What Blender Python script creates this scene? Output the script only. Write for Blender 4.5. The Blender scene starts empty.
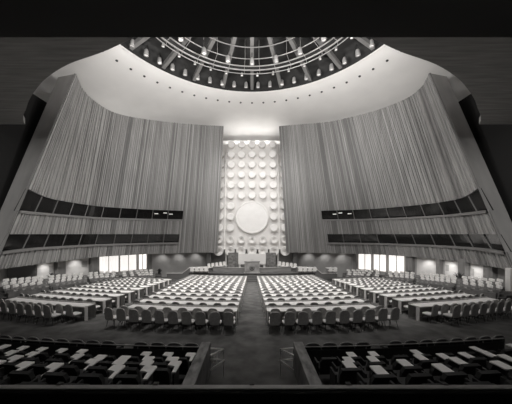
import bpy, math, random
from mathutils import Vector, Matrix

S = bpy.context.scene
COL = S.collection
rnd = random.Random(7)
PI = math.pi
H = 4.3                      # eye height above the rear floor (metres); +y runs towards the podium

# ------------------------------------------------------------------ camera, world, lights, exposure
cam = bpy.data.cameras.new('camera')
cam.sensor_width = 36.0
cam.lens = 36.0 * 250 / 512
cam.shift_x = 4 / 512
cam.shift_y = 32 / 512
cam.clip_start = 0.05
cam.clip_end = 300
co = bpy.data.objects.new('camera', cam)
co.location = (0, 0, H)
co.rotation_euler = (PI / 2, 0, 0)
COL.objects.link(co)
S.camera = co

S.view_settings.view_transform = 'Standard'
S.view_settings.look = 'None'
S.view_settings.gamma = 1
S.view_settings.use_curve_mapping = False
S.view_settings.exposure = 0.25

w = bpy.data.worlds.new('world')
S.world = w
w.use_nodes = True
w.node_tree.nodes['Background'].inputs[0].default_value = (1, .96, .92, 1)
w.node_tree.nodes['Background'].inputs[1].default_value = 0.010

LCOL = (1.0, .985, .965)


def area(name, loc, target, size, power, spread=180, size_y=None):
    l = bpy.data.lights.new(name, 'AREA')
    l.energy = power
    l.color = LCOL
    l.spread = math.radians(spread)
    l.size = size
    if size_y:
        l.shape = 'RECTANGLE'
        l.size_y = size_y
    else:
        l.shape = 'DISK'
    o = bpy.data.objects.new(name, l)
    o.location = loc
    d = Vector(target) - Vector(loc)
    o.rotation_euler = d.to_track_quat('-Z', 'Y').to_euler()
    COL.objects.link(o)
    return o


def spot(name, loc, target, power, angle, blend=.6, radius=.15):
    l = bpy.data.lights.new(name, 'SPOT')
    l.energy = power
    l.color = LCOL
    l.spot_size = math.radians(angle)
    l.spot_blend = blend
    l.shadow_soft_size = radius
    o = bpy.data.objects.new(name, l)
    o.location = loc
    d = Vector(target) - Vector(loc)
    o.rotation_euler = d.to_track_quat('-Z', 'Y').to_euler()
    COL.objects.link(o)
    return o


DC = (0.0, 19.8)             # centre of the dome in plan
ZR = 20.0 + H                # rim of the dome opening
P_FLOOR, P_EMB, P_WALL, P_VAULT, P_REAR = 5100, 3300, 1900, 4900, 1150
P_GAL, P_END, P_BACK = 3200, 5200, 68
for k in range(10):          # the spotlights of the dome ring, aimed at the desks
    a = math.radians(-80 + k * (340 / 9) + 10)
    x, y = 9.5 * math.sin(a), DC[1] + 9.5 * math.cos(a)
    spot('dome_light', (x, y, ZR + .2), (x * .95, 25.5 + (y - DC[1]) * .45, 0), P_FLOOR, 66, .9, .5)
for sx in (-1, 0, 1):        # dome spotlights aimed at the emblem screen
    spot('emblem_light', (sx * 5, 17, ZR + .3), (sx * 1.0, 41, H + 5.5), P_EMB, 42, .8, .4)
for sx in (-1, 1):           # dome spotlights that wash the two slatted walls
    for yy, ty in ((14, 25), (19, 32), (24, 37)):
        spot('wall_light', (-sx * 6, yy, ZR + .3), (sx * (19 if ty < 33 else 13), ty, H + 2), P_WALL, 80, .9, .5)
    spot('gallery_light', (-sx * 5, 21, ZR + .3), (sx * 18.5, 27, 0), P_GAL, 55, .9, .4)
    spot('end_fill', (sx * 9, 3, H + 7.6), (sx * 22, 24, H + 1.5), P_END * 1.3, 42, .9, .3)    # added fill without a fixture, brightens the slatted walls' end faces
    area('chair_back_fill', (sx * 7, 3, H + 7.7), (sx * 6.5, 11, 0), 2.5, P_BACK, 150)  # soft fill added behind the near chairs to lift their backs
    spot('rear_light', (sx * 6, 24, ZR + .3), (sx * 5, 7.5, 0), P_REAR, 50, .8, .4)
for x in (-13, -10, -7, 7, 10, 13):   # fill lamps added unseen over the rear ceiling lip, brightening vault, walls and screen
    y = 11.2 + (abs(x) - 7) * .95
    spot('vault_fill', (x, y, H + 9.3), (x * (.35 if abs(x) < 12 else -1.5), 33 if abs(x) < 12 else 26, ZR - 1), P_VAULT * (1 if abs(x) < 12 else 1.9), 120 if abs(x) < 12 else 80, 1.0, .6)
area('screen_top_fill', (0, 43.0, H + 15.6), (0, 43.3, H + 19), 9.0, 190, 170, .4)   # added strip fill near the screen top, whitens the vault above it

# ------------------------------------------------------------------ materials


def mat(name, v, rough=.6, noise=0, scale=(6, 6, 6), emit=0, metal=0, spec=.5, bump=0, detail=4):
    m = bpy.data.materials.new(name)
    m.use_nodes = True
    nt = m.node_tree
    b = nt.nodes['Principled BSDF']
    c = (v, v * .975, v * .95, 1)
    b.inputs['Base Color'].default_value = c
    b.inputs['Roughness'].default_value = rough
    b.inputs['Metallic'].default_value = metal
    b.inputs['Specular IOR Level'].default_value = spec
    if emit:
        b.inputs['Emission Color'].default_value = (1, .965, .935, 1)
        b.inputs['Emission Strength'].default_value = emit
    if noise or bump:
        tc = nt.nodes.new('ShaderNodeTexCoord')
        mp = nt.nodes.new('ShaderNodeMapping')
        mp.inputs['Scale'].default_value = scale
        nz = nt.nodes.new('ShaderNodeTexNoise')
        nz.inputs['Scale'].default_value = 1
        nz.inputs['Detail'].default_value = detail
        nt.links.new(tc.outputs['Object'], mp.inputs[0])
        nt.links.new(mp.outputs[0], nz.inputs['Vector'])
        if noise:
            r = nt.nodes.new('ShaderNodeValToRGB')
            r.color_ramp.elements[0].position = .3
            r.color_ramp.elements[1].position = .7
            lo, hi = v * (1 - noise), min(1, v * (1 + noise))
            r.color_ramp.elements[0].color = (lo, lo * .975, lo * .95, 1)
            r.color_ramp.elements[1].color = (hi, hi * .975, hi * .95, 1)
            nt.links.new(nz.outputs['Fac'], r.inputs[0])
            nt.links.new(r.outputs[0], b.inputs['Base Color'])
        if bump:
            bp = nt.nodes.new('ShaderNodeBump')
            bp.inputs['Strength'].default_value = bump
            nt.links.new(nz.outputs['Fac'], bp.inputs['Height'])
            nt.links.new(bp.outputs[0], b.inputs['Normal'])
    return m


M = dict(
    carpet=mat('carpet', .115, .95, .35, (1.6, 1.6, 1.6), spec=.1, detail=8),
    plaster=mat('white_plaster', .80, .8, .03, (.4, .4, .4), spec=.2),
    screen=mat('white_screen', .88, .5),
    scrback=mat('screen_backing', .78, .6),
    emblem=mat('emblem_white', .88, .45, .03, (1.5, 1.5, 1.5)),
    wood0=mat('wood_slat_light', .34, .5, .15, (3, 3, .15)),
    wood1=mat('wood_slat_mid', .29, .5, .15, (3, 3, .15)),
    wood2=mat('wood_slat_dark', .235, .5, .15, (3, 3, .15)),
    wood3=mat('wood_slat_deep', .17, .5, .15, (3, 3, .15)),
    groove=mat('wood_groove', .12, .8),
    veneer=mat('wood_veneer', .36, .5, .12, (1, 1, .2)),
    void=mat('dark_wall', .02, .85, spec=.1),
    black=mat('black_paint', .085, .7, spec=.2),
    dark=mat('dark_ceiling', .21, .85, .2, (.5, 6, 2), spec=.15),
    glass=mat('booth_glass', .012, .12, spec=.6),
    mull=mat('mullion_metal', .16, .4),
    sill=mat('sill_wood', .22, .5),
    domec=mat('dome_dark', .032, .8, .3, (1, 1, 1)),
    rib=mat('dome_rib', .22, .6),
    ring=mat('catwalk_metal', .42, .35, metal=.3),
    can=mat('lamp_can', .38, .4),
    lens=mat('lamp_lens', .9, .3, emit=.3),
    rim=mat('rim_white', .85, .5),
    table=mat('table_top', .88, .35, .05, (4, 4, 4)),
    tabp=mat('table_panel', .42, .6, .15, (8, 8, 1)),
    cback=mat('chair_back_shaded', .42, .65, .15, (12, 12, 12)),  # shade on the backs put into a darker copy of the fabric
    cseat=mat('chair_seat_lit', .72, .6, .08, (12, 12, 12)),  # light on the pale seats put into a lighter copy of the fabric
    cleg=mat('chair_leg', .10, .35, metal=.4),
    gwall=mat('gallery_wall', .42, .7, .08, (1, 1, 1)),
    gpanel=mat('gallery_panel', .72, .7, .08, (1, 1, 1)),
    pillar=mat('pillar_wood', .27, .5, .2, (4, 4, .4)),
    curtain=mat('lit_curtain', .8, .8, .12, (14, 14, .4), emit=.55),
    curtain_dim=mat('dim_curtain', .6, .8, emit=.18),
    fascia=mat('gallery_fascia', .15, .6, .2, (2, 2, .5)),
    gseat=mat('gallery_seat', .26, .7, .1, (9, 9, 9)),
    gcover=mat('headrest_cover', .92, .7),
    marble=mat('green_marble', .23, .35, .5, (2.5, 2.5, 2.5), detail=10),
    marble2=mat('light_marble', .33, .35, .4, (1.6, 1.6, 1.6), detail=10),
    bench=mat('bench_wood', .30, .45, .2, (.6, 3, 3)),
    crest=mat('crest_metal', .07, .4),
    pchair=mat('charcoal_upholstery', .10, .7, .2, (10, 10, 10)),
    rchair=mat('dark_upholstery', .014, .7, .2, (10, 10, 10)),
    tablet=mat('writing_tablet', .90, .4),
    parw=mat('parapet_wood', .15, .45, .75, (6, 2.5, 2), detail=10),
    rail=mat('rail_metal', .42, .35, metal=.2),
    srail=mat('steel_rail', .95, .5),
    brail=mat('balcony_rail', .42, .5, .2, (.4, 5, 5)),
    leaf=mat('leaf', .07, .6, .3, (9, 9, 9)),
    paper=mat('paper', .85, .6),
    cable=mat('downlight_dark', .05, .5),
)

# ------------------------------------------------------------------ mesh builder


class MB:
    def __init__(s):
        s.v, s.f, s.m = [], [], []

    def face(s, pts, mi=0):
        n = len(s.v)
        s.v += [tuple(p) for p in pts]
        s.f.append(tuple(range(n, n + len(pts))))
        s.m.append(mi)

    def grid(s, rows, mi=0, closed=False):
        n = len(s.v)
        c = len(rows[0])
        for r in rows:
            s.v += [tuple(p) for p in r]
        for i in range(len(rows) - 1):
            for j in range(c if closed else c - 1):
                j2 = (j + 1) % c
                s.f.append((n + i * c + j, n + i * c + j2, n + (i + 1) * c + j2, n + (i + 1) * c + j))
                s.m.append(mi)

    def box(s, c, d, rz=0, mi=0, mtx=None):
        hx, hy, hz = d[0] / 2, d[1] / 2, d[2] / 2
        R = mtx or Matrix.Rotation(rz, 3, 'Z')
        n = len(s.v)
        for sx in (-1, 1):
            for sy in (-1, 1):
                for sz in (-1, 1):
                    p = R @ Vector((sx * hx, sy * hy, sz * hz)) + Vector(c)
                    s.v.append(tuple(p))
        for q in ((0, 1, 3, 2), (4, 6, 7, 5), (0, 4, 5, 1), (2, 3, 7, 6), (0, 2, 6, 4), (1, 5, 7, 3)):
            s.f.append(tuple(n + i for i in q))
            s.m.append(mi)

    def tube(s, pts, r, seg=8, mi=0, closed=False):
        pts = [Vector(p) for p in pts]
        k = len(pts)
        rows = []
        for i, p in enumerate(pts):
            a = pts[(i - 1) % k] if (closed or i > 0) else p
            b = pts[(i + 1) % k] if (closed or i < k - 1) else p
            t = (b - a).normalized()
            up = Vector((0, 0, 1)) if abs(t.z) < .95 else Vector((0, 1, 0))
            e1 = t.cross(up).normalized()
            e2 = t.cross(e1).normalized()
            rr = r[i] if isinstance(r, (list, tuple)) else r
            rows.append([p + (e1 * math.cos(2 * PI * j / seg) + e2 * math.sin(2 * PI * j / seg)) * rr for j in range(seg)])
        if closed:
            rows.append(rows[0])
        s.grid(rows, mi, True)
        if not closed:
            s.face(rows[0], mi)
            s.face(rows[-1][::-1], mi)

    def lathe(s, prof, seg=16, mtx=None, mi=0, cap=False):
        mtx = mtx or Matrix.Identity(4)
        rows = [[mtx @ Vector((r * math.cos(2 * PI * j / seg), r * math.sin(2 * PI * j / seg), z)) for j in range(seg)] for r, z in prof]
        s.grid(rows, mi, True)
        if cap:
            s.face(rows[0][::-1], mi)
            s.face(rows[-1], mi)

    def slab(s, outline, thick, mtx=None, mi=0):
        """outline (2-D, in local x/z) given thickness along local y"""
        mtx = mtx or Matrix.Identity(4)
        a = [mtx @ Vector((x, -thick / 2, z)) for x, z in outline]
        b = [mtx @ Vector((x, thick / 2, z)) for x, z in outline]
        s.face(a, mi)
        s.face(b[::-1], mi)
        for i in range(len(a)):
            j = (i + 1) % len(a)
            s.face((a[i], b[i], b[j], a[j]), mi)

    def build(s, name, mats, parent=None, smooth=False, bevel=0, loc=None):
        if not isinstance(mats, (list, tuple)):
            mats = [mats]
        me = bpy.data.meshes.new(name)
        me.from_pydata(s.v, [], s.f)
        for m in mats:
            me.materials.append(m)
        for p, mi in zip(me.polygons, s.m):
            p.material_index = mi
            p.use_smooth = smooth
        me.validate()
        me.update()
        o = bpy.data.objects.new(name, me)
        COL.objects.link(o)
        if parent:
            o.parent = parent
        if loc:
            o.location = loc
        if bevel:
            b = o.modifiers.new('bevel', 'BEVEL')
            b.width = bevel
            b.segments = 2
        return o


def tag(o, label, cat, group=None, kind=None):
    o['label'] = label
    o['category'] = cat
    if group:
        o['group'] = group
    if kind:
        o['kind'] = kind
    return o


def struct(o, label=None):
    o['kind'] = 'structure'
    if label:
        o['label'] = label
    return o


def empty(name, loc=(0, 0, 0), rz=0):
    o = bpy.data.objects.new(name, None)
    o.empty_display_size = .1
    o.location = loc
    o.rotation_euler = (0, 0, rz)
    COL.objects.link(o)
    return o


def copy_tree(o, parent=None):
    c = o.copy()
    COL.objects.link(c)
    c.parent = parent
    for ch in list(o.children):
        copy_tree(ch, c)
    return c


ORD = 'first second third fourth fifth sixth seventh eighth ninth tenth eleventh twelfth thirteenth fourteenth fifteenth sixteenth seventeenth eighteenth nineteenth twentieth'.split()
for t_ in ('twenty', 'thirty', 'forty', 'fifty'):
    if t_ != 'twenty':
        ORD.append(t_[:-1] + 'ieth')
    for u_ in ORD[:9]:
        ORD.append(t_ + '-' + u_)


def floor_z(y):
    return 0.0 if y < 11.6 else -0.1 * (min(y, 36) - 11.6)


def catmull(pts, n):
    P = [Vector(p) for p in pts]
    P = [2 * P[0] - P[1]] + P + [2 * P[-1] - P[-2]]
    out = []
    for i in range(1, len(P) - 2):
        for k in range(20):
            t = k / 20
            a, b, c, d = P[i - 1], P[i], P[i + 1], P[i + 2]
            out.append(.5 * ((2 * b) + (c - a) * t + (2 * a - 5 * b + 4 * c - d) * t * t + (3 * b - a - 3 * c + d) * t ** 3))
    out.append(P[-2])
    L = [0]
    for i in range(1, len(out)):
        L.append(L[-1] + (out[i] - out[i - 1]).length)
    res = []
    j = 0
    for k in range(n + 1):
        t = L[-1] * k / n
        while j < len(L) - 2 and L[j + 1] < t:
            j += 1
        q = (t - L[j]) / max(1e-9, L[j + 1] - L[j])
        res.append(out[j].lerp(out[j + 1], min(1, q)))
    return res


def sample(curve, s):
    n = len(curve) - 1
    f = max(0, min(.999999, s)) * n
    i = int(f)
    return curve[i].lerp(curve[i + 1], f - i)


# ------------------------------------------------------------------ floor and shell
b = MB()
ys = [-4, 11.6] + [11.6 + k * 2 for k in range(1, 12)] + [36, 48]
b.grid([[(x, y, floor_z(y)) for x in (-28, -13, 0, 13, 28)] for y in ys])
struct(b.build('floor', M['carpet']))

# white vault round the dome opening, lofted round the dome's centre
b = MB()
prof = [(15.55, 20.0), (15.8, 19.85), (17, 19.45), (19, 19.1), (21, 18.8), (23, 18.4), (25, 17.8), (26.3, 16.7), (27.0, 15), (27.3, 11)]
b.grid([[(DC[0] + r * math.sin(2 * PI * j / 96), DC[1] + r * math.cos(2 * PI * j / 96), z + H) for j in range(96)] for r, z in prof], 0, True)
arc = [(27.3 * math.sin(math.radians(a)), DC[1] + 27.3 * math.cos(math.radians(a))) for a in range(-75, 76, 5)]
b.grid([[(x, y, z) for x, y in arc] for z in (H + 11, -3)])
struct(b.build('ceiling', M['plaster'], smooth=True))

b = MB()
b.tube([(15.5 * math.sin(2 * PI * j / 96), DC[1] + 15.5 * math.cos(2 * PI * j / 96), ZR - .03) for j in range(96)], .11, 8, closed=True)
struct(b.build('trim_1', M['rim'], smooth=True), 'thin white rim round the dome opening')

# dark lower ceiling of the rear half with its curved opening
def ceil_z(y):
    return H + 8 + .05 * y
edge = [(0, 7.0), (3, 9.6), (6.5, 11.55), (9.3, 12.7), (11.4, 13.9), (12.9, 15.0), (14.6, 16.4), (16.2, 17.9), (17.3, 18.9), (18.2, 19.9), (18.7, 20.6)]
e3 = catmull([(x, y, 0) for x, y in edge], 40)
b = MB()
for sx in (-1, 1):
    lo, hi, out = [], [], []
    for p in e3:
        lo.append((sx * p.x, p.y, ceil_z(p.y)))
        hi.append((sx * p.x, p.y, ceil_z(p.y) + .5))
        out.append((sx * p.x, -4, ceil_z(-4)))
    b.grid([out, lo])
    b.grid([lo, hi])
    x1, y1 = e3[-1].x, e3[-1].y
    b.grid([[(sx * x1, -4, ceil_z(-4)), (sx * x1, y1, ceil_z(y1)), (sx * x1, y1, ceil_z(y1) + .5)], [(sx * 26, -4, ceil_z(-4)), (sx * 26, y1, ceil_z(y1)), (sx * 26, y1, ceil_z(y1) + .5)]])
struct(b.build('ceiling_rear', M['dark']))

b = MB()   # black soffit over the viewing balcony
b.box((0, .5, H + 2.36 + .3), (24, 5, .6))
struct(b.build('trim_2', M['black']), 'black soffit edge over the balcony')

# outer side walls and rear wall
for sx, nm in ((-1, 'left'), (1, 'right')):
    b = MB()
    b.box((sx * 23.15, 15.4, H + 4.95), (.4, 38.4, 19.5))
    struct(b.build('wall_' + nm, M['void']))
b = MB()
b.box((0, -3.8, 8), (52, .4, 22))
struct(b.build('wall_rear', M['void']))

# ------------------------------------------------------------------ the two slatted walls
LB = [(-5.4, 39.2), (-8.2, 38.9), (-14.3, 36.6), (-17.3, 34), (-19.65, 31.1), (-20.4, 26.9), (-20.7, 23.4), (-20.9, 20.1)]
LT = [(-4.5, 39.7), (-8.2, 39.2), (-12.6, 38.3), (-15.3, 37.5), (-17.8, 36.5), (-19.6, 35), (-20.3, 32.4), (-20.1, 29.7), (-18.9, 26.6)]
RB = [(5.4, 39.2), (8.4, 38.8), (13.9, 37.1), (18.3, 34.9), (20.7, 31.1), (21.9, 27), (21.5, 22.9), (20.7, 19.6)]
RT = [(4.3, 39.7), (8.4, 38.9), (12, 38), (15.1, 36.2), (17.6, 34.2), (19.5, 31.7), (19.8, 29.2), (18.95, 26.5)]
WALLS = {}
ZB, ZT = H - 2.9, H + 17.1


class Ruled:
    def __init__(s, bt, tp):
        s.b = catmull([(x, y, 0) for x, y in bt], 200)
        s.t = catmull([(x, y, 0) for x, y in tp], 200)

    def p(s, u, z, off=0):
        k = (z - ZB) / (ZT - ZB)
        q = sample(s.b, u).lerp(sample(s.t, u), k)
        if off:
            e = .004
            a = sample(s.b, u - e).lerp(sample(s.t, u - e), k)
            c = sample(s.b, min(1, u + e)).lerp(sample(s.t, min(1, u + e)), k)
            t = (c - a).normalized()
            n = Vector((-t.y, t.x, 0))
            if n.dot(Vector((0, 20, 0)) - q) < 0:
                n = -n
            q = q + n * off
        return Vector((q.x, q.y, z))


def bands(u):
    """vertical extent of the two window bands at u"""
    k = max(0, (u - .84) / .16)
    return [(H - 1.3 - .15 * k * k, H - .02), (H + 2.25 - .22 * u, H + 3.55 + .55 * k * k)]


def dep(u, o):
    """depth of the booths behind the slats, shallower by the end face"""
    return o * min(1, max(.1, (1 - u) / .1))


S0 = (.215, .205)          # far ends of the lower and the upper band
for key, (B_, T_), wn in (('left', (LB, LT), 1), ('right', (RB, RT), 3)):
    R = Ruled(B_, T_)
    WALLS[key] = R
    sx = -1 if key == 'left' else 1
    b = MB()
    # slats with random widths and tones, broken by the window bands
    u = 0.0
    cuts = [0.0]
    while u < 1:
        u += rnd.uniform(.0035, .0120)
        cuts.append(min(u, 1))
    for i in range(len(cuts) - 1):
        u0, u1 = cuts[i], cuts[i + 1]
        um = (u0 + u1) / 2
        g = (u1 - u0) * .10
        off = .07 + .05 * (i % 2) + rnd.uniform(-.01, .02)
        bl = bands(um)
        segs = []
        z = ZB
        for bi, (z0, z1) in enumerate(bl):
            if um > S0[bi]:
                segs.append((z, z0))
                z = z1
        segs.append((z, ZT))
        mi = rnd.choice((0, 0, 1, 1, 1, 2, 2, 3))
        for z0, z1 in segs:
            a0, a1 = R.p(u0 + g, z0), R.p(u1 - g, z0)
            c0, c1 = R.p(u0 + g, z1), R.p(u1 - g, z1)
            f0, f1 = R.p(u0 + g, z0, off), R.p(u1 - g, z0, off)
            h0, h1 = R.p(u0 + g, z1, off), R.p(u1 - g, z1, off)
            b.face((f0, f1, h1, h0), mi)
            b.face((a0, f0, h0, c0), mi)
            b.face((f1, a1, c1, h1), mi)
            b.face((a0, a1, f1, f0), mi)
            b.face((h0, h1, c1, c0), mi)
    # backing sheet behind the slats, its grooves showing dark between them
    us = [k / 80 for k in range(81)]
    NB = 5
    def zs(u):
        q = bands(u)
        return [ZB, q[0][0], q[0][1], q[1][0], q[1][1], ZT]
    for i in range(80):
        um = (us[i] + us[i + 1]) / 2
        za, zc = zs(us[i]), zs(us[i + 1])
        for k in range(5):
            if k == 1 and um > S0[0] or k == 3 and um > S0[1]:
                continue
            b.face((R.p(us[i], za[k], .02), R.p(us[i + 1], zc[k], .02), R.p(us[i + 1], zc[k + 1], .02), R.p(us[i], za[k + 1], .02)), 4)
    # top, bottom, far and near returns, and the rear sheet
    for z, zz in ((ZB, 0), (ZT, 1)):
        b.grid([[R.p(u * .97, z, .02) for u in us], [R.p(u * .97, z, -.7) for u in us]], 5)
    b.grid([[R.p(u * .97, ZB, -.7) for u in us], [R.p(u * .97, ZT, -.7) for u in us]], 4)
    b.face((R.p(0, ZB, .1), R.p(0, ZT, .1), R.p(0, ZT, -.7), R.p(0, ZB, -.7)), 5)
    nb, nt_ = R.p(1, ZB, .18), R.p(1, ZT, .18)
    ob, ot = nb + Vector((sx * 1.9, .3, 0)), nt_ + Vector((sx * 2.4, .6, 0))
    back = Vector((sx * .9, 1.8, 0))
    b.face((nb, nt_, ot, ob), 5)
    b.face((ob, ot, ot + back, ob + back), 5)
    b.face((nt_, ot, ot + back, nt_ + back), 5)
    b.face((nb, ob, ob + back, nb + back), 5)
    wl = b.build('wall_slatted_' + key, [M['wood0'], M['wood1'], M['wood2'], M['wood3'], M['groove'], M['veneer']])
    struct(wl, 'curved leaning wall of vertical wooden slats on the %s of the emblem' % key)

    # window bands of the booths
    for bi in range(2):
        e = empty('window_%d' % (wn + bi))
        struct(e, '%s band of dark booth windows in the %s slatted wall' % (('lower', 'upper')[bi], key))
        q = MB()
        uu = [S0[bi] + (.998 - S0[bi]) * k / 40 for k in range(41)]
        lo = [bands(u)[bi][0] for u in uu]
        hi = [bands(u)[bi][1] for u in uu]
        q.grid([[R.p(u, l, .1) for u, l in zip(uu, lo)], [R.p(u, l, dep(u, -.45)) for u, l in zip(uu, lo)]], 0)
        q.grid([[R.p(u, l, .1) for u, l in zip(uu, hi)], [R.p(u, l, dep(u, -.45)) for u, l in zip(uu, hi)]], 1)
        q.grid([[R.p(u, l - .22, .30) for u, l in zip(uu, lo)], [R.p(u, l + .02, .30) for u, l in zip(uu, lo)], [R.p(u, l + .02, .1) for u, l in zip(uu, lo)]], 0)
        q.grid([[R.p(u, l - .22, .30) for u, l in zip(uu, lo)], [R.p(u, l - .22, .05) for u, l in zip(uu, lo)]], 0)
        for k in (0,):
            q.face((R.p(uu[k], lo[k], .2), R.p(uu[k], hi[k], .2), R.p(uu[k], hi[k], dep(uu[k], -.45)), R.p(uu[k], lo[k], dep(uu[k], -.45))), 1)
        q.build('window_frame', [M['sill'], M['groove']], e)
        NP = 10
        for k in range(NP):
            ua = S0[bi] + (.998 - S0[bi]) * k / NP
            ub = S0[bi] + (.998 - S0[bi]) * (k + 1) / NP
            q = MB()
            st = 4
            q.grid([[R.p(ua + (ub - ua) * t / st, bands(ua + (ub - ua) * t / st)[bi][0], -.22 - .1) for t in range(st + 1)],
                    [R.p(ua + (ub - ua) * t / st, bands(ua + (ub - ua) * t / st)[bi][1], -.1) for t in range(st + 1)]])
            q.build('pane', M['glass'], e)
            if k:
                q = MB()
                za, zb_ = bands(ua)[bi]
                p0, p1 = R.p(ua, za, -.26), R.p(ua, zb_, -.04)
                q.tube([p0, p1], .055, 4)
                q.build('mullion', M['mull'], e)

# booth desk lamps shining in the far panes of the upper bands
for key in ('left', 'right'):
    R = WALLS[key]
    for j, (u, dz) in enumerate(((.30, .9), (.345, .75), (.27, .75))):
        p = R.p(u, H + 2.25 + dz, -.03)
        q = MB()
        dirv = (R.p(u + .01, p.z) - R.p(u, p.z)).normalized()
        q.tube([p - dirv * .26, p + dirv * .26], .07, 6)
        o = q.build('booth_lamp', M['lens'])
        tag(o, 'small bright strip lamp in the upper %s booth window, %s from the emblem' % (key, ORD[(1, 2, 0)[j]]), 'lamp', 'lamps in the upper booth windows')

# ------------------------------------------------------------------ emblem screen
def ew(x, zrel, off=0):
    """point on the leaning emblem screen"""
    y = 40.3 + 3.2 * (zrel + 2.42) / 17.92
    return Vector((x, y - off, zrel + H))


e = empty('emblem_screen', ew(0, -3.4))
tag(e, 'tall white screen of round dishes with a big plain disc between the slatted walls', 'wall screen')
base = Vector(e.location)


def sub(bm, o):
    bm.v = [tuple(Vector(p) - o) for p in bm.v]
    return bm


b = MB()
b.face([ew(-6.6, -2.45), ew(6.6, -2.45), ew(6.6, 16.3), ew(-6.6, 16.3)])
b.face([ew(-6.6, -2.45), ew(6.6, -2.45), ew(6.6, -2.45, -.5), ew(-6.6, -2.45, -.5)])
b.face([ew(-6.6, 16.3), ew(6.6, 16.3), ew(6.6, 16.3, -.5), ew(-6.6, 16.3, -.5)])
sub(b, base).build('backing', M['scrback'], e)
for x in (-4.42, 4.42):
    b = MB()
    b.grid([[ew(x - .09, -2.45), ew(x - .09, -2.45, .45), ew(x + .09, -2.45, .45), ew(x + .09, -2.45)], [ew(x - .09, 15.3), ew(x - .09, 15.3, .45), ew(x + .09, 15.3, .45), ew(x + .09, 15.3)]])
    sub(b, base).build('fin', M['screen'], e)
for r in range(11):
    zr = -2.68 + 1.785 * r
    for c in range(-3, 4):
        if abs(c) < 2 and r in (2, 3, 4):
            continue
        if abs(c) == 3 and r == 10:
            continue
        b = MB()
        R0 = .76 if r == 0 else .62
        mtx = Matrix.Translation(ew(c * 1.75, zr) - base) @ Matrix.Rotation(PI / 2 - (.17 if r > 1 else 0), 4, 'X')
        if r < 2:
            pr = [(R0 * .7, -.1), (R0, .6), (R0, .88), (R0 * .93, .9), (R0 * .45, .62), (R0 * .28, .58), (R0 * .26, .25), (.001, .25)]
        else:
            pr = [(R0 * .7, -.1), (R0, .7), (R0, .86), (R0 * .95, .9), (R0 * .6, .84), (.001, .82)]
        b.lathe(pr, 24, mtx)
        o = b.build('dish', M['screen'], e, smooth=True)
b = MB()
mtx = Matrix.Translation(ew(0, 3.0 - .35) - base) @ Matrix.Rotation(PI / 2 - .175, 4, 'X')
b.lathe([(2.5, 0), (2.7, .3), (2.7, .62), (2.62, .68), (2.45, .66), (2.4, .62), (.001, .62)], 64, mtx)
b.build('disc', M['emblem'], e, smooth=False)

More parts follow.
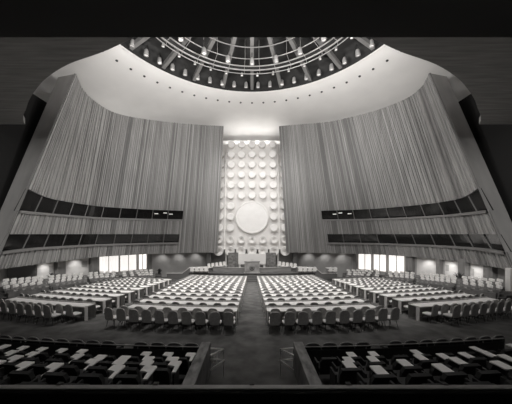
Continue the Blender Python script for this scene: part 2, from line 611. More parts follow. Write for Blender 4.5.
# ------------------------------------------------------------------ gallery wall under the slatted walls
BWL = [(-24.4, 18), (-22.0, 20), (-22.1, 27), (-21.2, 31.8), (-18.6, 35.4), (-15.6, 38.4), (-8.5, 40.9), (-5.3, 41.3)]
BWL = [(-22.2, 16.5), (-22.2, 20), (-22.1, 27), (-21.2, 31.8), (-18.6, 35.6), (-15.6, 38.4), (-8.5, 40.9), (-4.6, 41.4)]
GB = {}
for key in ('left', 'right'):
    sx = -1 if key == 'left' else 1
    pts = catmull([(-sx * x, y, 0) for x, y in BWL], 240)
    GB[key] = pts
    # openings located by the ray slope x/y as seen down the hall
    def s_at(slope):
        best = min(range(len(pts)), key=lambda i: abs(abs(pts[i].x) / pts[i].y - slope))
        return best / 240
    z0, z1 = -3.0, ZB + .35
    b = MB()
    b.grid([[(p.x, p.y, z0) for p in pts], [(p.x, p.y, z1) for p in pts]])
    b.grid([[(p.x, p.y, z1) for p in pts], [tuple(WALLS[key].p(1 - i / 240, ZB, -.1)) for i in range(241)]])
    struct(b.build('wall_gallery_' + key, M['gwall']), 'recessed lower wall under the %s slatted wall' % key)
    if key == 'left':
        feats = [(245, 217, 'd'), (216, 199, 'p'), (198, 190, 'k'), (189, 164, 'p'), (163, 155, 'k'), (154, 134, 'w'), (133, 116, 'w'), (114, 105, 'w'), (104, 100, 'k')]
    else:
        feats = [(245, 236, 'k'), (233, 220, 'p'), (218, 210, 'k'), (209, 193, 'p'), (191, 188, 'k'), (187, 165, 'q'), (163, 156, 'k'), (153, 137, 'w'), (135, 122, 'w'), (120, 106, 'w'), (104, 101, 'k')]
    wi = 0
    for ua, ub, kd in feats:
        sa, sb = s_at(ua / 250), s_at(ub / 250)
        n = 8 if kd in 'pqd' else 14
        def P(t, off, z):
            q = sample(pts, sa + (sb - sa) * t)
            d = (sample(pts, sa + (sb - sa) * t + .004) - sample(pts, sa + (sb - sa) * t - .004)).normalized()
            nn = Vector((-d.y, d.x, 0))
            if nn.dot(Vector((0, 25, 0)) - q) < 0:
                nn = -nn
            q = q + nn * off
            return (q.x, q.y, z)
        zt, zb2 = ZB + .15, -1.1 if kd in 'pqdk' else -1.0
        b = MB()
        if kd == 'k':
            b.grid([[P(0, 0, zb2 - 1), P(0, .5, zb2 - 1), P(1, .5, zb2 - 1), P(1, 0, zb2 - 1)], [P(0, 0, zt + .2), P(0, .5, zt + .2), P(1, .5, zt + .2), P(1, 0, zt + .2)]])
            struct(b.build('trim_%d' % (3 + len([o for o in bpy.data.objects if o.name.startswith('trim_')])), M['pillar']), 'dark wooden pillar of the %s gallery wall' % key)
        elif kd == 'w':
            e = empty('window_%d' % (5 + len([o for o in bpy.data.objects if o.name.startswith('window_') and o.type == 'EMPTY']) - (2 if key == 'left' else 0)))
            e.name = 'window_5'
            struct(e)
            rows = [[], []]
            for i in range(n * 4 + 1):
                off = .10 + .05 * math.sin(i * 1.6)
                rows[0].append(P(i / (n * 4), off, zb2))
                rows[1].append(P(i / (n * 4), off, zt))
            b.grid(rows)
            b.build('curtain', M['curtain'], e)
            f = MB()
            for t in (0, .5, 1):
                f.tube([P(t, .2, zb2), P(t, .2, zt)], .05, 4)
            f.build('window_frame', M['mull'], e)
        else:
            m = {'p': 'gpanel', 'q': 'gpanel', 'd': 'groove'}[kd]  # 'd': a recess's darkness put into the colour of a flat sheet
            b.grid([[P(i / n, .08, zb2) for i in range(n + 1)], [P(i / n, .08, zt) for i in range(n + 1)]])
            if kd == 'p':
                b.grid([[P(.72, .12, .15), P(.95, .12, .15)], [P(.72, .12, .85), P(.95, .12, .85)]], 1)
            struct(b.build('wall_panel_' + key, [M[m], M['gwall']]), 'flat panel on the %s gallery wall' % key)
    # soffit downlights that pool on the lower wall
    for ua in ((57, 74, 91, 178, 209) if key == 'left' else (57, 74, 91, 178, 201, 226)):
        q = sample(pts, s_at(ua / 250))
        d = Vector((0, 25, 0)) - q
        d.normalize()
        l = q + d * 1.15
        spot('downlight', (l.x, l.y, ZB - .12), (q.x, q.y, ZB - 1.9), 65 if ua > 150 else 50, 110, .9, .05)

b = MB()
b.box((0, 41.5, -.2), (10.4, .2, 5.6))
struct(b.build('wall_stage', M['gwall']), 'grey wall behind the stage below the emblem screen')

# ------------------------------------------------------------------ pillars beside the stage
for sx in (-1, 1):
    b = MB()
    b.box((sx * 6.9, 40.0, -.2), (.85, .6, 4))
    struct(b.build('trim_pillar', M['fascia']), 'broad wooden pillar beside the stage under the slatted wall')
    b = MB()
    b.box((sx * 4.15, 40.2, .3), (.26, .5, 3))
    struct(b.build('trim_post', M['plaster']), 'pale post below the edge of the emblem screen')

b = MB()
b.box((20.75, 19.8, .1), (1.0, .4, 3.0))
struct(b.build('trim_pilaster', M['gpanel']), 'pale pilaster at the near end of the right gallery')

# ------------------------------------------------------------------ gallery terraces and their seats
def gallery_chair():
    t = empty('gallery_chair')
    b = MB()
    b.box((0, .02, .40), (.50, .48, .12))
    b.build('seat', M['gseat'], t, bevel=.03)
    b = MB()
    b.slab([(-.25, .40), (-.25, .78), (-.2, .86), (.2, .86), (.25, .78), (.25, .40)], .1, Matrix.Translation((0, -.24, 0)) @ Matrix.Rotation(.12, 4, 'X'))
    b.build('backrest', M['gseat'], t)
    b = MB()
    b.slab([(-.26, .66), (-.26, .82), (-.22, .885), (.22, .885), (.26, .82), (.26, .66)], .17, Matrix.Translation((0, -.245, 0)) @ Matrix.Rotation(.12, 4, 'X'))
    o = b.build('headrest_cover', M['gcover'], t)
    o['label'] = 'white headrest cover'
    for s in (-1, 1):
        b = MB()
        b.box((s * .27, -.01, .29), (.05, .42, .58))
        b.build('armrest', M['gseat'], t, bevel=.015)
    return t


gc0 = gallery_chair()
gc_used = False
gblocks = {'left': [(245, 204, 7), (200, 166, 7), (161, 133, 7), (129, 97, 8)], 'right': [(246, 206, 7), (201, 165, 7), (160, 133, 7), (127, 93, 8)]}
for key in ('left', 'right'):
    sx = -1 if key == 'left' else 1
    pts = GB[key]
    def G(i, off):
        a, c = pts[max(0, i - 3)], pts[min(240, i + 3)]
        d = (c - a).normalized()
        n = Vector((-d.y, d.x, 0))
        if n.dot(Vector((0, 25, 0)) - pts[i]) < 0:
            n = -n
        return pts[i] + n * off, n
    def idx(slope, off):
        return min(range(241), key=lambda i: abs(abs(G(i, off)[0].x) / G(i, off)[0].y - slope))
    i0, i1 = 14, idx(88 / 250, 3.0)
    b = MB()
    ii = list(range(i0, i1 + 1, 3))
    prev = None
    steps = [(4.15, .25), (3.3, .42), (2.45, .60), (1.5, .68)]
    def fz(y):
        return floor_z(y)
    rows = [[(*G(i, 4.15)[0][:2], fz(G(i, 4.15)[0].y) - .3) for i in ii]]
    for k, (off, h) in enumerate(steps):
        rows.append([(*G(i, off)[0][:2], fz(G(i, 3)[0].y) + h) for i in ii])
        nx = steps[k + 1][0] if k < 3 else 0
        rows.append([(*G(i, nx)[0][:2], fz(G(i, 3)[0].y) + h) for i in ii])
    b.grid(rows)
    for c in (0, -1):
        r = [q[c] for q in rows] + [(rows[-1][c][0], rows[-1][c][1], -3)]
        b.face(r)
    struct(b.build('floor_gallery_' + key, M['carpet']), 'stepped %s gallery terrace' % key)
    for bi, (ua, ub, n) in enumerate(gblocks[key]):
        # low front wall of this block
        f0, f1 = idx(ua / 250, 4.1), idx(ub / 250, 4.1)
        rr = range(f0, f1 + 1)
        b = MB()
        h0 = [fz(G(i, 3)[0].y) + .12 for i in rr]
        b.grid([[(*G(i, 4.22)[0][:2], z - 1.0) for i, z in zip(rr, h0)], [(*G(i, 4.22)[0][:2], z + .5) for i, z in zip(rr, h0)],
                [(*G(i, 4.10)[0][:2], z + .5) for i, z in zip(rr, h0)], [(*G(i, 4.10)[0][:2], z - 1.0) for i, z in zip(rr, h0)]])
        o = b.build('low_wall', M['fascia'])
        tag(o, 'wood-faced low wall before the %s seat block of the %s gallery, counted from the camera' % (ORD[bi], key), 'low wall', 'low walls of the side galleries')
        o['kind'] = 'structure'
        for r, (off, h) in enumerate(((3.62, .25), (2.78, .42), (1.95, .60))):
            a, c = idx(ua / 250, off), idx(ub / 250, off)
            n = max(4, int((G(a, off)[0] - G(c, off)[0]).length / .66))
            for k in range(n):
                fi = a + (c - a) * (k + .5) / n
                i = int(round(fi))
                p, nn = G(i, off)
                q = pts[min(239, int(fi))].lerp(pts[min(240, int(fi) + 1)], fi - int(fi)) + nn * off
                o = gc0 if not gc_used else copy_tree(gc0)
                gc_used = True
                look = (Vector((0, 36, 0)) - q).normalized() * .5 + nn * .5
                o.location = (q.x, q.y, fz(G(i, 3)[0].y) + h)
                o.rotation_euler = (0, 0, math.atan2(-look.x, look.y))
                tag(o, 'white-capped seat, %s gallery, %s block from camera, %s tier, %s seat' % (key, ORD[bi], ('front', 'middle', 'back')[r], ORD[k]), 'seat', 'white-capped seats in the side galleries')

# potted plants between gallery blocks
pp = None
for key, ua, hgt in (('left', 209, 1.5), ('left', 161, 1.3), ('left', 96, 1.2), ('right', 218, 1.5), ('right', 163, 1.3), ('right', 128, 1.4)):
    sx = -1 if key == 'left' else 1
    pts = GB[key]
    i = min(range(241), key=lambda i: abs(abs(pts[i].x) / pts[i].y - ua / 250))
    q = pts[i] + (Vector((0, 25, 0)) - pts[i]).normalized() * 1.1
    t = empty('potted_plant', (q.x, q.y, floor_z(q.y - 1.5) + .70))
    b = MB()
    b.lathe([(.16, 0), (.2, .34), (.18, .34), (.16, .3), (.001, .3)], 14)
    b.build('pot', M['cable'], t)
    b = MB()
    for k in range(60):
        a = rnd.uniform(0, 2 * PI)
        el = rnd.uniform(.2, 1.4)
        L = rnd.uniform(.3, .55) * hgt
        d = Vector((math.cos(a) * math.cos(el), math.sin(a) * math.cos(el), math.sin(el)))
        s0 = Vector((0, 0, .3)) + d * .05
        s1 = s0 + d * L * .6
        s2 = s0 + d * L + Vector((0, 0, -.1 * L))
        w_ = d.cross(Vector((0, 0, 1))).normalized() * .035
        b.face((s0, s1 - w_, s2, s1 + w_))
    b.build('foliage', M['leaf'], t)
    tag(t, 'dark potted plant at the back of the %s gallery, %s from the camera' % (key, {209: 'first', 218: 'first', 161: 'second', 163: 'second', 96: 'third', 128: 'third'}[ua]), 'plant', 'potted plants in the side galleries')

# ------------------------------------------------------------------ stage
STZ = H - 5.62           # stage floor
def arc_front(x):
    return 35.0 + x * x * .012
b = MB()
xs = [k * .7 - 9.1 for k in range(27)]
fr = [(x, arc_front(x)) for x in xs]
b.grid([[(x, y, -3) for x, y in fr], [(x, y, STZ) for x, y in fr], [(x, 42, STZ) for x, y in fr]])
for x, y in (fr[0], fr[-1]):
    b.face([(x, y, -3), (x, y, STZ), (x, 42, STZ), (x, 42, -3)])
struct(b.build('floor_stage', [M['carpet']]), 'raised stage before the emblem screen')
b = MB()
b.grid([[(x, y - .02, STZ + .0) for x, y in fr], [(x, y - .06, STZ + .07) for x, y in fr], [(x, y + .1, STZ + .07) for x, y in fr], [(x, y + .12, STZ) for x, y in fr]])
struct(b.build('trim_stage', M['groove']), 'dark edge of the stage')
b = MB()
for k in range(5):
    b.box((0, 35.0 - .16 - .3 * k, STZ - .17 * (k + 1) - .4), (1.5, .3, .8 + .001))
tag(b.build('stage_steps', M['groove']), 'dark steps up to the stage at the end of the centre aisle', 'steps')

# curved wooden bench front on the stage
t = empty('presidium_bench', (0, 37.2, STZ))
tag(t, 'long curved wooden bench wall across the stage behind the marble lectern', 'bench')
b = MB()
xs2 = [-5.9 + 11.8 * k / 24 for k in range(25)]
def by(x):
    return -.2 + x * x * .02
b.grid([[(x, by(x), 0) for x in xs2], [(x, by(x), .55 + .004 * x * x) for x in xs2], [(x, by(x) + .35, .55 + .004 * x * x) for x in xs2], [(x, by(x) + .35, 0) for x in xs2]])
b.build('front_panel', M['bench'], t)
b = MB()
b.grid([[(x, by(x) - .05, .55 + .004 * x * x) for x in xs2], [(x, by(x) - .05, .61 + .004 * x * x) for x in xs2], [(x, by(x) + .4, .61 + .004 * x * x) for x in xs2]])
b.build('top_ledge', M['tabp'], t)

t = empty('speaker_lectern', (0, 36.2, STZ))
tag(t, 'square marble speaking desk with round dark crest in front of the white panel', 'lectern')
b = MB()
b.box((0, 0, .80), (2.15, .5, 1.6))
b.box((0, 0, .04), (2.35, .66, .08))
b.build('body', M['marble2'], t, bevel=.02)
b = MB()
b.box((0, .05, 1.63), (2.3, .7, .07))
b.build('top', M['marble'], t)
b = MB()   # wreath-like crest: two rising arcs of leaves under a small disc
for s in (-1, 1):
    for k in range(9):
        a = math.radians(-88 + k * 15)
        c = Vector((s * .3 * math.cos(a), 0, .3 * math.sin(a)))
        b.box((c.x, -.27, .72 + c.z), (.13, .03, .07), mtx=Matrix.Rotation(-s * (a + .9), 3, 'Y'))
b.lathe([(.001, .03), (.15, .03), (.15, 0), (.001, 0)], 20, Matrix.Translation((0, -.25, .74)) @ Matrix.Rotation(PI / 2, 4, 'X'))
b.build('crest', M['crest'], t)
b = MB()
for s in (-.12, .12):
    b.tube([(s, .1, 1.66), (s, .02, 1.9), (s, -.05, 1.98)], .012, 6)
b.build('microphone', M['cleg'], t)

b = MB()
b.box((0, 38.6, H - 3.86), (4.25, .25, 1.65))
b.box((-1.9, 38.7, STZ + .5), (.3, .2, 1.0))
b.box((1.9, 38.7, STZ + .5), (.3, .2, 1.0))
tag(b.build('back_panel', M['screen'], bevel=.02), 'plain white rectangular panel standing behind the marble lectern', 'panel')
for sx in (-1, 1):
    b = MB()
    b.box((sx * 2.95, 39.3, STZ + 1.25), (1.6, .3, 2.9))
    o = b.build('marble_wall', M['marble'], bevel=.02)
    tag(o, 'dark marble wing wall %s of the white panel' % ('left' if sx < 0 else 'right'), 'marble wall')
    o['kind'] = 'structure'
    # pale handrail line and low wall of the side ramp
    b = MB()
    pl = [(-12.9, 37.9, H - 5.95), (-10.4, 37.2, H - 5.85), (-9.2, 36.8, H - 4.95), (-6.7, 37.6, H - 4.93)]
    pl = [(x if sx < 0 else -x, y, z) for x, y, z in pl]
    for a, c in zip(pl, pl[1:]):
        b.face([(a[0], a[1], -2.6), (c[0], c[1], -2.6), c, a])
    struct(b.build('wall_ramp', M['sill']), 'low wall of the ramp up to the stage')
    b = MB()
    b.tube(pl, .06, 6)
    tag(b.build('ramp_handrail', M['srail']), 'pale handrail of the ramp at the %s side of the stage' % ('left' if sx < 0 else 'right'), 'handrail')

# ------------------------------------------------------------------ desks
def sweep_desk(name, path, near, far, label, group, org):
    """path: list of (x, y, tangent-normal) points along the desk; builds top, front lip, panel, end panels"""
    t = empty(name, org)
    o3 = Vector(org)
    def pt(i, off, z):
        x, y, nx, ny, fz = path[i]
        return Vector((x + nx * off, y + ny * off, fz + z)) - o3
    n = len(path)
    b = MB()
    b.grid([[pt(i, near, .70) for i in range(n)], [pt(i, near, .745) for i in range(n)], [pt(i, far, .745) for i in range(n)], [pt(i, far, .70) for i in range(n)], [pt(i, near, .70) for i in range(n)]])
    for i in (0, n - 1):
        b.face([pt(i, near, .70), pt(i, near, .745), pt(i, far, .745), pt(i, far, .70)])
    b.build('tabletop', M['table'], t)
    b = MB()
    b.grid([[pt(i, far - .06, .0) for i in range(n)], [pt(i, far - .06, .80) for i in range(n)], [pt(i, far, .80) for i in range(n)], [pt(i, far, .0) for i in range(n)]])
    b.build('front_panel', M['tabp'], t)
    for i in (0, n - 1):
        b = MB()
        j = 1 if i == 0 else n - 2
        d = (pt(j, 0, 0) - pt(i, 0, 0)).normalized() * .05
        c = [pt(i, near + .04, 0), pt(i, near + .20, 0), pt(i, near + .20, .70), pt(i, near + .04, .70)]
        g = [q + d for q in c]
        b.face(c)
        b.face(g[::-1])
        for k in range(4):
            b.face((c[k], c[(k + 1) % 4], g[(k + 1) % 4], g[k]))
        b.build('end_panel', M['table'], t)
    tag(t, label, 'desk', group)
    return t


def center_row(i, sx):
    D0 = 11.95 + 1.57 * i
    xo = 6.1 + .11 * (D0 - 11.9)
    xi = .70
    f = lambda x: D0 + (x * x - .5) / (2 * 32)
    return D0, xi, xo, f


NROW = 15
SEATS = []               # (x, y, z, rz, label, group, px)
sidew = {-1: 'left', 1: 'right'}
for sx in (-1, 1):
    for i in range(NROW):
        D0, xi, xo, f = center_row(i, sx)
        n = 9
        path = []
        for k in range(n):
            x = xi + (xo - xi) * k / (n - 1)
            y = f(x)
            nx, ny = -x / 32, 1
            L = math.hypot(nx, ny)
            path.append((sx * x, y, sx * nx / L, ny / L, floor_z(D0)))
        sweep_desk('long_desk', path, -.32, .32, 'long white desk, %s block beside the aisle, %s row from the camera' % (sidew[sx] + ' centre', ORD[i]), 'long white desks of the centre blocks', (sx * xi, D0, floor_z(D0)))
        nc = int((xo - xi) / .625)
        for k in range(nc):
            x = xi + .32 + (xo - xi - .55) * k / (nc - 1)
            y = f(x) - .58
            SEATS.append((sx * x, y, floor_z(D0) if i else floor_z(y), sx * x / 32 * 1.0, 'round-backed chair, %s centre block, %s desk row, %s from the aisle' % (sidew[sx], ORD[i], ORD[k]), 'chairs at the centre block desks'))
    for k in range(10):
        x = .98 + .60 * k
        y = 10.88 + x * x / 64
        SEATS.append((sx * x, y, 0, sx * x / 32, 'round-backed chair in the loose row behind the %s centre desks, %s from aisle' % (sidew[sx], ORD[k]), 'loose chairs behind the rear desks'))
    for i in range(10):
        xi, yi = 8.35 + .12 * i, 12.9 + 1.75 * i
        xo, yo = 14.5 + .16 * i, 12.9 + 1.75 * i + 2.15 + .07 * i
        d = Vector((xo - xi, yo - yi))
        L = d.length
        d /= L
        nv = Vector((-d.y, d.x))
        fz0 = floor_z((yi + yo) / 2)
        path = [(sx * (xi + d.x * L * k / 4), yi + d.y * L * k / 4 - .12 * math.sin(PI * k / 4), sx * nv.x, nv.y, floor_z(yi + d.y * L * k / 4 - .2)) for k in range(5)]
        sweep_desk('long_desk', path, -.32, .32, 'long white desk in the angled %s side block, %s row from the camera' % (sidew[sx], ORD[i]), 'long white desks of the side blocks', (sx * xi, yi, fz0))
        nc = 10
        for k in range(nc):
            q = .3 + (L - .6) * k / (nc - 1)
            x, y = xi + d.x * q - nv.x * .58, yi + d.y * q - nv.y * .58 - .12 * math.sin(PI * q / L)
            SEATS.append((sx * x, y, floor_z(yi + d.y * q - .2), sx * math.atan2(d.y, d.x), 'round-backed chair, %s side block, %s desk row, %s from inner end' % (sidew[sx], ORD[i], ORD[k]), 'chairs at the side block desks'))
        if i == 0:
            for k in range(10):
                q = .75 + .66 * k
                x, y = xi + d.x * q - nv.x * 1.28, yi + d.y * q - nv.y * 1.28
                SEATS.append((sx * x, y, floor_z(y), sx * math.atan2(d.y, d.x), 'round-backed chair in the loose row behind the %s side desks, %s from inner end' % (sidew[sx], ORD[k]), 'loose chairs behind the rear desks'))

# ------------------------------------------------------------------ chairs
def back_outline(w_, z0, z1):
    pts = [(-w_ * .42, z0), (-w_ * .5, z0 + .10)]
    r = w_ / 2
    zc = z1 - r * .8
    for k in range(11):
        a = PI - PI * k / 10
        c, q = math.cos(a), math.sin(a)
        pts.append((r * math.copysign(abs(c) ** .8, c), zc + r * .8 * abs(q) ** .8))
    pts += [(w_ * .5, z0 + .10), (w_ * .42, z0)]
    return pts


def back_mb():
    b = MB()
    mt = Matrix.Translation((0, -.20, 0)) @ Matrix.Rotation(.10, 4, 'X')
    b.slab(back_outline(.44, .42, 1.0), .05, mt)
    return b


def seat_mb():
    b = MB()
    top = []
    for k in range(20):
        a = 2 * PI * k / 20
        c, s = math.cos(a), math.sin(a)
        e = .55
        top.append((.25 * math.copysign(abs(c) ** e, c), .03 + .23 * math.copysign(abs(s) ** e, s)))
    rows = [[(x * .9, y * .9, .40) for x, y in top], [(x, y, .43) for x, y in top], [(x, y, .465) for x, y in top], [(x * .92, y * .92, .485) for x, y in top]]
    b.grid(rows, 0, True)
    b.face(rows[0][::-1])
    b.face(rows[-1])
    return b


def leg_mb(sx, sy):
    b = MB()
    b.tube([(sx * .17, .03 + sy * .15, .41), (sx * .23, .03 + sy * .23, 0)], [.016, .012], 6)
    return b


def frame_mb():
    b = MB()
    for s in (-1, 1):
        b.tube([(s * .2, .12, .39), (s * .2, -.2, .39), (s * .19, -.265, .62)], .013, 6)
    b.tube([(-.2, 0, .385), (.2, 0, .385)], .013, 6)
    return b


ch0 = empty('delegate_chair', (0, 0, -50))
back_mb().build('backrest', M['cback'], ch0, bevel=.012)
seat_mb().build('seat', M['cseat'], ch0)['label'] = 'pale seat cushion, light painted into its colour'
for a_, c_ in ((-1, -1), (1, -1), (-1, 1), (1, 1)):
    leg_mb(a_, c_).build('leg', M['cleg'], ch0)
frame_mb().build('frame', M['cleg'], ch0)
ch1 = empty('delegate_chair', (0, 0, -50))
for ch in list(ch0.children):
    if ch.name.split('.')[0] in ('backrest', 'seat'):
        c = ch.copy()
        COL.objects.link(c)
        c.parent = ch1
for a_ in (-1, 1):
    b = MB()
    b.tube([(a_ * .23, .26, 0), (a_ * .18, .17, .41), (a_ * .18, -.11, .41), (a_ * .23, -.20, 0)], .016, 5)
    b.build('leg_frame', M['cleg'], ch1)

SEATS.sort(key=lambda s: s[1])
NIND = 300
f0 = f1 = True
for i, (x, y, z, rz, lab, grp) in enumerate(SEATS[:NIND]):
    if y < 15.2:
        o = ch0 if f0 else copy_tree(ch0)
        f0 = False
    else:
        o = ch1 if f1 else copy_tree(ch1)
        f1 = False
    o.location = (x, y, z)
    o.rotation_euler = (0, 0, rz + rnd.uniform(-.06, .06))
    tag(o, lab, 'chair', grp)
b = MB()
bb, sb = back_mb(), seat_mb()
for (x, y, z, rz, lab, grp) in SEATS[NIND:]:
    Tm = Matrix.Translation((x, y, z)) @ Matrix.Rotation(rz, 4, 'Z')
    for q, mi in ((bb, 0), (sb, 1)):
        n0 = len(b.v)
        b.v += [tuple(Tm @ Vector(p)) for p in q.v]
        b.f += [tuple(i + n0 for i in f) for f in q.f]
        b.m += [mi] * len(q.f)
    for a_, c_ in ((-1, -1), (1, -1), (-1, 1), (1, 1)):
        p = Tm @ Vector((a_ * .2, .03 + c_ * .19, .2))
        b.box(p, (.03, .03, .4), rz, 2)
tag(b.build('delegate_chairs', [M['cback'], M['cseat'], M['cleg']]), 'many small round-backed chairs at the far desk rows nearest the stage', 'chairs', None, 'stuff')

# ------------------------------------------------------------------ stage-side chairs and secretary tables
def small_chair(name='officer_chair'):
    t = empty(name)
    b = MB()
    b.slab(back_outline(.5, .40, 1.02), .08, Matrix.Translation((0, -.22, 0)) @ Matrix.Rotation(.1, 4, 'X'))
    b.build('backrest', M['gcover'], t)
    b = MB()
    b.box((0, .02, .42), (.5, .48, .1))
    b.build('seat', M['gcover'], t)
    for a_ in (-1, 1):
        b = MB()
        b.tube([(a_ * .22, .22, 0), (a_ * .2, .18, .38), (a_ * .2, -.18, .38), (a_ * .22, -.22, 0)], .018, 5)
        b.build('leg_frame', M['cleg'], t)
    return t


oc = small_chair()
first = True
for sx in (-1, 1):
    for k in range(5):
        o = oc if first else copy_tree(oc)
        first = False
        fx, fy = 4.15 + .56 * k, 38.9 - .22 * k
        o.location = (sx * fx, fy, STZ + .32 - .05 * k)
        o.rotation_euler = (0, 0, sx * 2.4)
        tag(o, 'white officer chair on the raised step %s of the stage panel, %s outward' % (sidew[sx], ORD[k]), 'chair', 'white chairs beside the stage panel')
    b = MB()
    for k in range(5):
        fx, fy = 4.15 + .56 * k, 38.9 - .22 * k
        b.box((sx * fx, fy, STZ + (.32 - .05 * k) / 2), (.56, .9, .32 - .05 * k), 0)
    o = b.build('platform', M['groove'])
    tag(o, 'dark raised platform %s of the stage panel carrying five chairs' % sidew[sx], 'platform')
    # clerk table in front of the stage
    spots = [(7.4, 35.4)] if sx < 0 else [(7.8, 35.4), (11.3, 35.2)]
    for j, (tx, ty) in enumerate(spots):
        gz = STZ if tx < 9 else STZ
        t = empty('clerk_table', (sx * tx, ty + .65, gz))
        b = MB()
        b.box((0, 0, .74), (2.4 if j == 0 else 1.4, .7, .05))
        b.build('tabletop', M['table'], t)
        b = MB()
        b.box((0, .3, .36), (2.2 if j == 0 else 1.2, .05, .72))
        b.build('front_panel', M['tabp'], t)
        for s in (-1, 1):
            b = MB()
            b.box((s * (1.1 if j == 0 else .6), 0, .36), (.05, .6, .72))
            b.build('leg', M['tabp'], t)
        tag(t, 'small white clerk table %s' % ('before the stage, left of the aisle' if sx < 0 else ('before the stage, right of the aisle' if j == 0 else 'by the right ramp, beyond the right centre desks')), 'table')
        for k in range(4 if j == 0 else 2):
            o = copy_tree(oc)
            o.location = (sx * tx - (1.0 if j == 0 else .35) + .66 * k, ty - .12, gz)
            o.rotation_euler = (0, 0, 0)
            tag(o, 'white chair at the clerk table %s, %s from left' % (('left of the stage' if sx < 0 else ('right of the stage' if j == 0 else 'by the right ramp')), ORD[k]), 'chair', 'white chairs at the clerk tables')

# ------------------------------------------------------------------ dome
b = MB()
dprof = [(15.5, 20.02), (15.7, 20.9), (15.2, 21.6), (13.2, 22.0), (10, 22.5), (6, 22.9), (.01, 23.2)]
b.grid([[(r * math.sin(2 * PI * j / 72), DC[1] + r * math.cos(2 * PI * j / 72), z + H) for j in range(72)] for r, z in dprof], 0, True)
struct(b.build('ceiling_dome', M['domec'], smooth=True), 'dark inside of the dome above the hall')
rib_root = empty('dome_ribs', (0, DC[1], ZR))
tag(rib_root, 'pale radial beams lining the dark dome', 'ceiling beams')
for k in range(24):
    a = 2 * PI * k / 24
    if math.cos(a) < -.1:
        continue
    b = MB()
    ra = [(15.4, .75), (13.2, .95), (10.4, 1.2), (7, 1.35), (3, 1.5), (1.6, 1.55)]
    sn, cs = math.sin(a), math.cos(a)
    rows = []
    for r, z in ra:
        p = Vector((r * sn, r * cs, z))
        t_ = Vector((cs, -sn, 0)) * .2
        dn = Vector((0, 0, -.45))
        rows.append([p - t_, p - t_ + dn, p + t_ + dn, p + t_])
    b.grid(rows)
    b.face(rows[0])
    b.build('rib', M['rib'], rib_root)

cw = empty('catwalk_ring', (0, DC[1], ZR))
tag(cw, 'round metal catwalk ring hanging inside the dome', 'catwalk')
def ring(r, z, rad, name, m, parent):
    b = MB()
    b.tube([(r * math.sin(2 * PI * j / 96), r * math.cos(2 * PI * j / 96), z) for j in range(96)], rad, 6, closed=True)
    return b.build(name, m, parent, smooth=True)
ring(10.9, .12, .09, 'ring_tube', M['ring'], cw)
ring(10.2, .12, .07, 'ring_tube', M['ring'], cw)
ring(10.9, -.35, .05, 'ring_tube', M['ring'], cw)
ring(9.2, .30, .05, 'ring_tube', M['ring'], cw)
ring(7.6, .45, .06, 'ring_tube', M['rib'], cw)
b = MB()
b.grid([[(r * math.sin(2 * PI * j / 96), r * math.cos(2 * PI * j / 96), .16) for j in range(96)] for r in (10.2, 10.9)], 0, True)
b.build('walkway', M['domec'], cw)
for k in range(36):
    a = 2 * PI * (k + .5) / 36
    if math.cos(a) < -.1:
        continue
    sn, cs = math.sin(a), math.cos(a)
    b = MB()
    b.tube([(10.9 * sn, 10.9 * cs, -.35), (10.9 * sn, 10.9 * cs, .12), (10.2 * sn, 10.2 * cs, .12), (9.2 * sn, 9.2 * cs, .3), (9.2 * sn, 9.2 * cs, 2.5)], .03, 4)
    b.build('strut', M['ring'], cw)


def dome_lamp(s=1.0, arm=.5):
    t = empty('dome_spotlight')
    b = MB()
    b.lathe([(.001, .26 * s), (.12 * s, .25 * s), (.17 * s, .15 * s), (.19 * s, -.1 * s), (.21 * s, -.28 * s), (.18 * s, -.28 * s), (.17 * s, -.2 * s)], 12)
    b.build('housing', M['can'], t, smooth=True)
    b = MB()
    b.lathe([(.17 * s, -.22 * s), (.001, -.25 * s)], 12)
    b.build('lens', M['lens'], t)
    b = MB()
    b.tube([(0, 0, .25 * s), (0, 0, .25 * s + arm)], .03 * s, 5)
    b.build('bracket', M['domec'], t)
    return t


def hang(proto, used, a, r, z, lab, grp, tilt):
    o = copy_tree(proto) if used else proto
    o.location = (r * math.sin(a), DC[1] + r * math.cos(a), z)
    o.rotation_euler = (Matrix.Rotation(-a, 3, 'Z') @ Matrix.Rotation(tilt, 3, 'X')).to_euler()
    tag(o, lab, 'spotlight', grp)


dl, dl2, dl3 = dome_lamp(1.3), dome_lamp(1.3, .9), dome_lamp(.75, .35)
for n, k in enumerate(range(-14, 14)):
    hang(dl, n, math.radians((k + .5) * 6.4), 14.75, ZR + .62, 'spotlight hanging at the dome rim, %s from the left' % ORD[n], 'spotlights round the dome rim', rnd.uniform(-.1, .25))
for n, k in enumerate(range(-3, 4)):
    hang(dl2, n, math.radians(k * 17.6), 9.05, ZR - .05, 'large spotlight above the catwalk ring inside the dome, %s from the left' % ORD[n], 'spotlights above the catwalk ring', rnd.uniform(-.1, .3))
for n, k in enumerate(range(-8, 9)):
    hang(dl3, n, math.radians((k + .35) * 9.8), 11.3, ZR - .15, 'small spotlight under the catwalk ring inside the dome, %s from the left' % ORD[n], 'spotlights under the catwalk ring', rnd.uniform(-.1, .3))

# dark recessed downlights round the vault
d0 = None
n4 = 0
for k in range(-13, 14):
    a = math.radians(k * 5.6)
    if d0 is None:
        b = MB()
        b.lathe([(.001, 0), (.13, 0), (.15, .06), (.15, .12)], 12)
        d0 = b.build('recessed_light', M['cable'])
        o = d0
    else:
        o = d0.copy()
        COL.objects.link(o)
    o.location = (17.2 * math.sin(a), DC[1] + 17.2 * math.cos(a), H + 19.34)
    tag(o, 'small dark recessed light in the white vault, %s from the left' % ORD[n4], 'light', 'recessed lights round the vault')
    n4 += 1

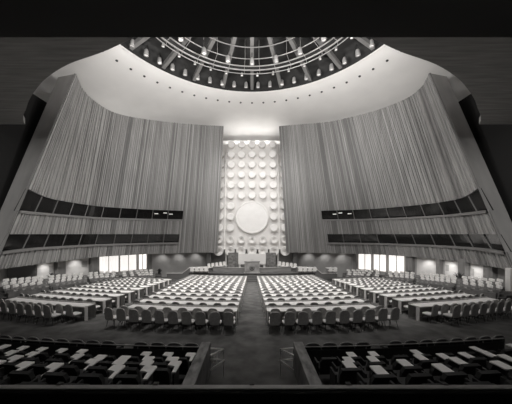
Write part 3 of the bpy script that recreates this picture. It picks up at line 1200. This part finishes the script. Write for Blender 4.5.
# ------------------------------------------------------------------ raked seats in the foreground
def rake(x):
    return x * x / 110
ROWS = [(7.22, -3.60), (6.5, -3.38), (5.7, -3.08), (4.9, -2.78), (4.1, -2.48)]    # row y, tablet height below the eye
b = MB()
for sx in (-1, 1):
    xs = [1.6 + .9 * k for k in range(9)]
    rows = []
    y_prev = None
    prof = [(7.93, -.02)]
    for k, (y, tz) in enumerate(ROWS):
        fzk = H + tz - .66
        fr_ = y + .45
        prof.append((fr_, prof[-1][1]))
        prof.append((fr_, fzk))
    prof.append((2.7, prof[-1][1]))
    prof.append((2.7, -.1))
    b.grid([[(sx * x, y + rake(x), z) for x in xs] for y, z in prof])
    b.face([(sx * xs[0], y + rake(xs[0]), z) for y, z in prof] + [(sx * xs[0], 2.7, -.1)])
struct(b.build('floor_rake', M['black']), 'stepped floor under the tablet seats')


def tablet_chair(with_tablet, side):
    t = empty('tablet_chair')
    b = MB()
    b.slab([(-.24, .38), (-.25, .74), (-.20, .84), (.20, .84), (.25, .74), (.24, .38)], .09, Matrix.Translation((0, -.24, 0)) @ Matrix.Rotation(.14, 4, 'X'))
    b.build('backrest', M['rchair'], t, bevel=.02)
    b = MB()
    b.box((0, .02, .40), (.48, .46, .10))
    b.build('seat', M['rchair'], t, bevel=.025)
    for s in (-1, 1):
        b = MB()
        b.box((s * .265, -.02, .31), (.04, .34, .62))
        b.build('armrest', M['rchair'], t)
    if with_tablet:
        b = MB()
        ol = [(.30, -.16), (.30, .30), (.27, .33), (.04, .33), (.02, .31), (.02, .13), (.20, .09), (.22, -.16)]
        if side > 0:
            ol = [(.30, -.02), (.30, .30), (.28, .32), (.08, .32), (.06, .30), (.06, .0), (.08, -.02)]
        mt = Matrix(((1, 0, 0, 0), (0, 0, 1, 0), (0, -1, 0, .655), (0, 0, 0, 1)))
        b.slab(ol, .025, mt)
        o = b.build('tablet', M['tablet'], t)
        o['label'] = 'white writing tablet'
    return t


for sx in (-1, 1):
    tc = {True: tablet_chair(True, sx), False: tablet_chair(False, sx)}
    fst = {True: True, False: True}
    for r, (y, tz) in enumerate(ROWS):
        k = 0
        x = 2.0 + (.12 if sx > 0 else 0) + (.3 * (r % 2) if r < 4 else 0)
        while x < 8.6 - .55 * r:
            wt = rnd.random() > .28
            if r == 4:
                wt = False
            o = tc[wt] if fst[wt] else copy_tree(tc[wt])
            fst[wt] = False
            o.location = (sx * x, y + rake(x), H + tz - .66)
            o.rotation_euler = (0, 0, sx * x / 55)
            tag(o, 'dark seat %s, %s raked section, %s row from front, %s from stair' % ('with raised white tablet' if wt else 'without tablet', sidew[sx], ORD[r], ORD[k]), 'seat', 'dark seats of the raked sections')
            k += 1
            x += .68

# front row of plain dark chairs before the barrier
def plain_chair():
    t = empty('plain_chair')
    b = MB()
    b.slab(back_outline(.52, .42, .765), .05, Matrix.Translation((0, -.2, 0)) @ Matrix.Rotation(.1, 4, 'X'))
    b.build('backrest', M['pchair'], t, bevel=.015)
    b = MB()
    b.tube([Vector((x, -.2 - .06 - (z - .6) * .1, z + .005)) for x, z in back_outline(.53, .5, .77)[1:-1]], .014, 6)
    b.build('back_rim', M['rail'], t)
    b = MB()
    b.box((0, .03, .43), (.48, .46, .08))
    b.build('seat', M['rchair'], t, bevel=.02)
    for a_ in (-1, 1):
        for c_ in (-1, 1):
            b = MB()
            b.tube([(a_ * .2, .03 + c_ * .18, .40), (a_ * .22, .03 + c_ * .21, 0)], .014, 6)
            b.build('leg', M['cleg'], t)
    return t


pc = plain_chair()
fp = True
for sx in (-1, 1):
    for k in range(13):
        x = 1.95 + .55 * k
        if k == 4:
            continue
        o = pc if fp else copy_tree(pc)
        fp = False
        o.location = (sx * x, 8.31 + rake(x), 0)
        o.rotation_euler = (0, 0, sx * x / 55)
        tag(o, 'dark chair before the %s barrier rail, %s from the stair' % (sidew[sx], ORD[k if k < 4 else k - 1]), 'chair', 'dark chairs before the barrier rails')

# barrier rails, flanking parapets, handrails
for sx in (-1, 1):
    e = empty('barrier', (0, 0, 0))
    tag(e, 'dark barrier with thin metal top rail before the %s raked seats' % sidew[sx], 'barrier')
    xs = [1.6 + .42 * k for k in range(18)]
    b = MB()
    b.tube([(sx * x, 7.98 + rake(x), H - 3.62) for x in xs], .022, 6)
    b.build('rail', M['rail'], e)
    b = MB()
    b.grid([[(sx * x, 8.0 + rake(x), 0) for x in xs], [(sx * x, 8.0 + rake(x), H - 3.72) for x in xs], [(sx * x, 7.96 + rake(x), H - 3.72) for x in xs], [(sx * x, 7.96 + rake(x), 0) for x in xs]])
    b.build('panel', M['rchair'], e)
    for x in xs[::5]:
        b = MB()
        b.tube([(sx * x, 7.98 + rake(x), H - 3.74), (sx * x, 7.98 + rake(x), H - 3.62)], .018, 6)
        b.build('post', M['rail'], e)

    b = MB()
    b.box((sx * 1.445, 5.4, (H - 3.4) / 2), (.30, 5.0, H - 3.4))
    o = b.build('parapet', M['parw'], bevel=.015)
    tag(o, 'mottled wooden parapet flanking the foreground stair, %s side' % sidew[sx], 'parapet')

    t = empty('stair_handrail', (sx * 1.3, 7.4, 0))
    tag(t, 'bent steel handrail on the %s parapet of the foreground stair' % sidew[sx], 'handrail')
    def W(u, v, y):
        return Vector((sx * u * y / 250 - sx * 1.3, y - 7.4, H - v * y / 250))
    b = MB()
    b.tube([W(41.5, 114.5, 7.5), W(28.6, 115.3, 7.5), W(41.5, 121.5, 7.25)], .032, 8)
    b.tube([W(41.5, 136, 7.35), W(27.6, 125.8, 7.4), W(36, 125.5, 7.5), W(41.5, 125.2, 7.5)], .026, 8)
    b.build('rail', M['srail'], t)
    b = MB()
    b.tube([W(28.6, 115.3, 7.5), W(28.4, 142.5, 7.5)], .014, 6)
    b.build('post', M['rail'], t)
    if sx < 0:
        for j in range(2):
            b = MB()
            b.box(W(39.4 - 3.4 * j, 124, 7.55), (.07, .02, .28))
            o = b.build('notice', M['paper'])
            o.location = t.location
            tag(o, 'narrow white notice hung inside the left stair handrail, %s' % ('outer one' if j == 0 else 'inner one'), 'notice')

b = MB()
b.box((0, 2.55, H - 1.555 - .55), (13, .08, 1.0))
e = empty('balcony_parapet', (0, 2.55, 0))
tag(e, 'black balcony front with a dull wooden top rail along the bottom edge', 'balcony parapet')
sub(b, Vector((0, 2.55, 0))).build('panel', M['black'], e)
b = MB()
b.box((0, 0, H - 1.572), (13, .075, .03))
b.build('top_rail', M['brail'], e, bevel=.01)
for k in range(-6, 7):
    b = MB()
    b.box((k, .05, H - 2.3), (.05, .05, 1.5))
    b.build('post', M['black'], e)
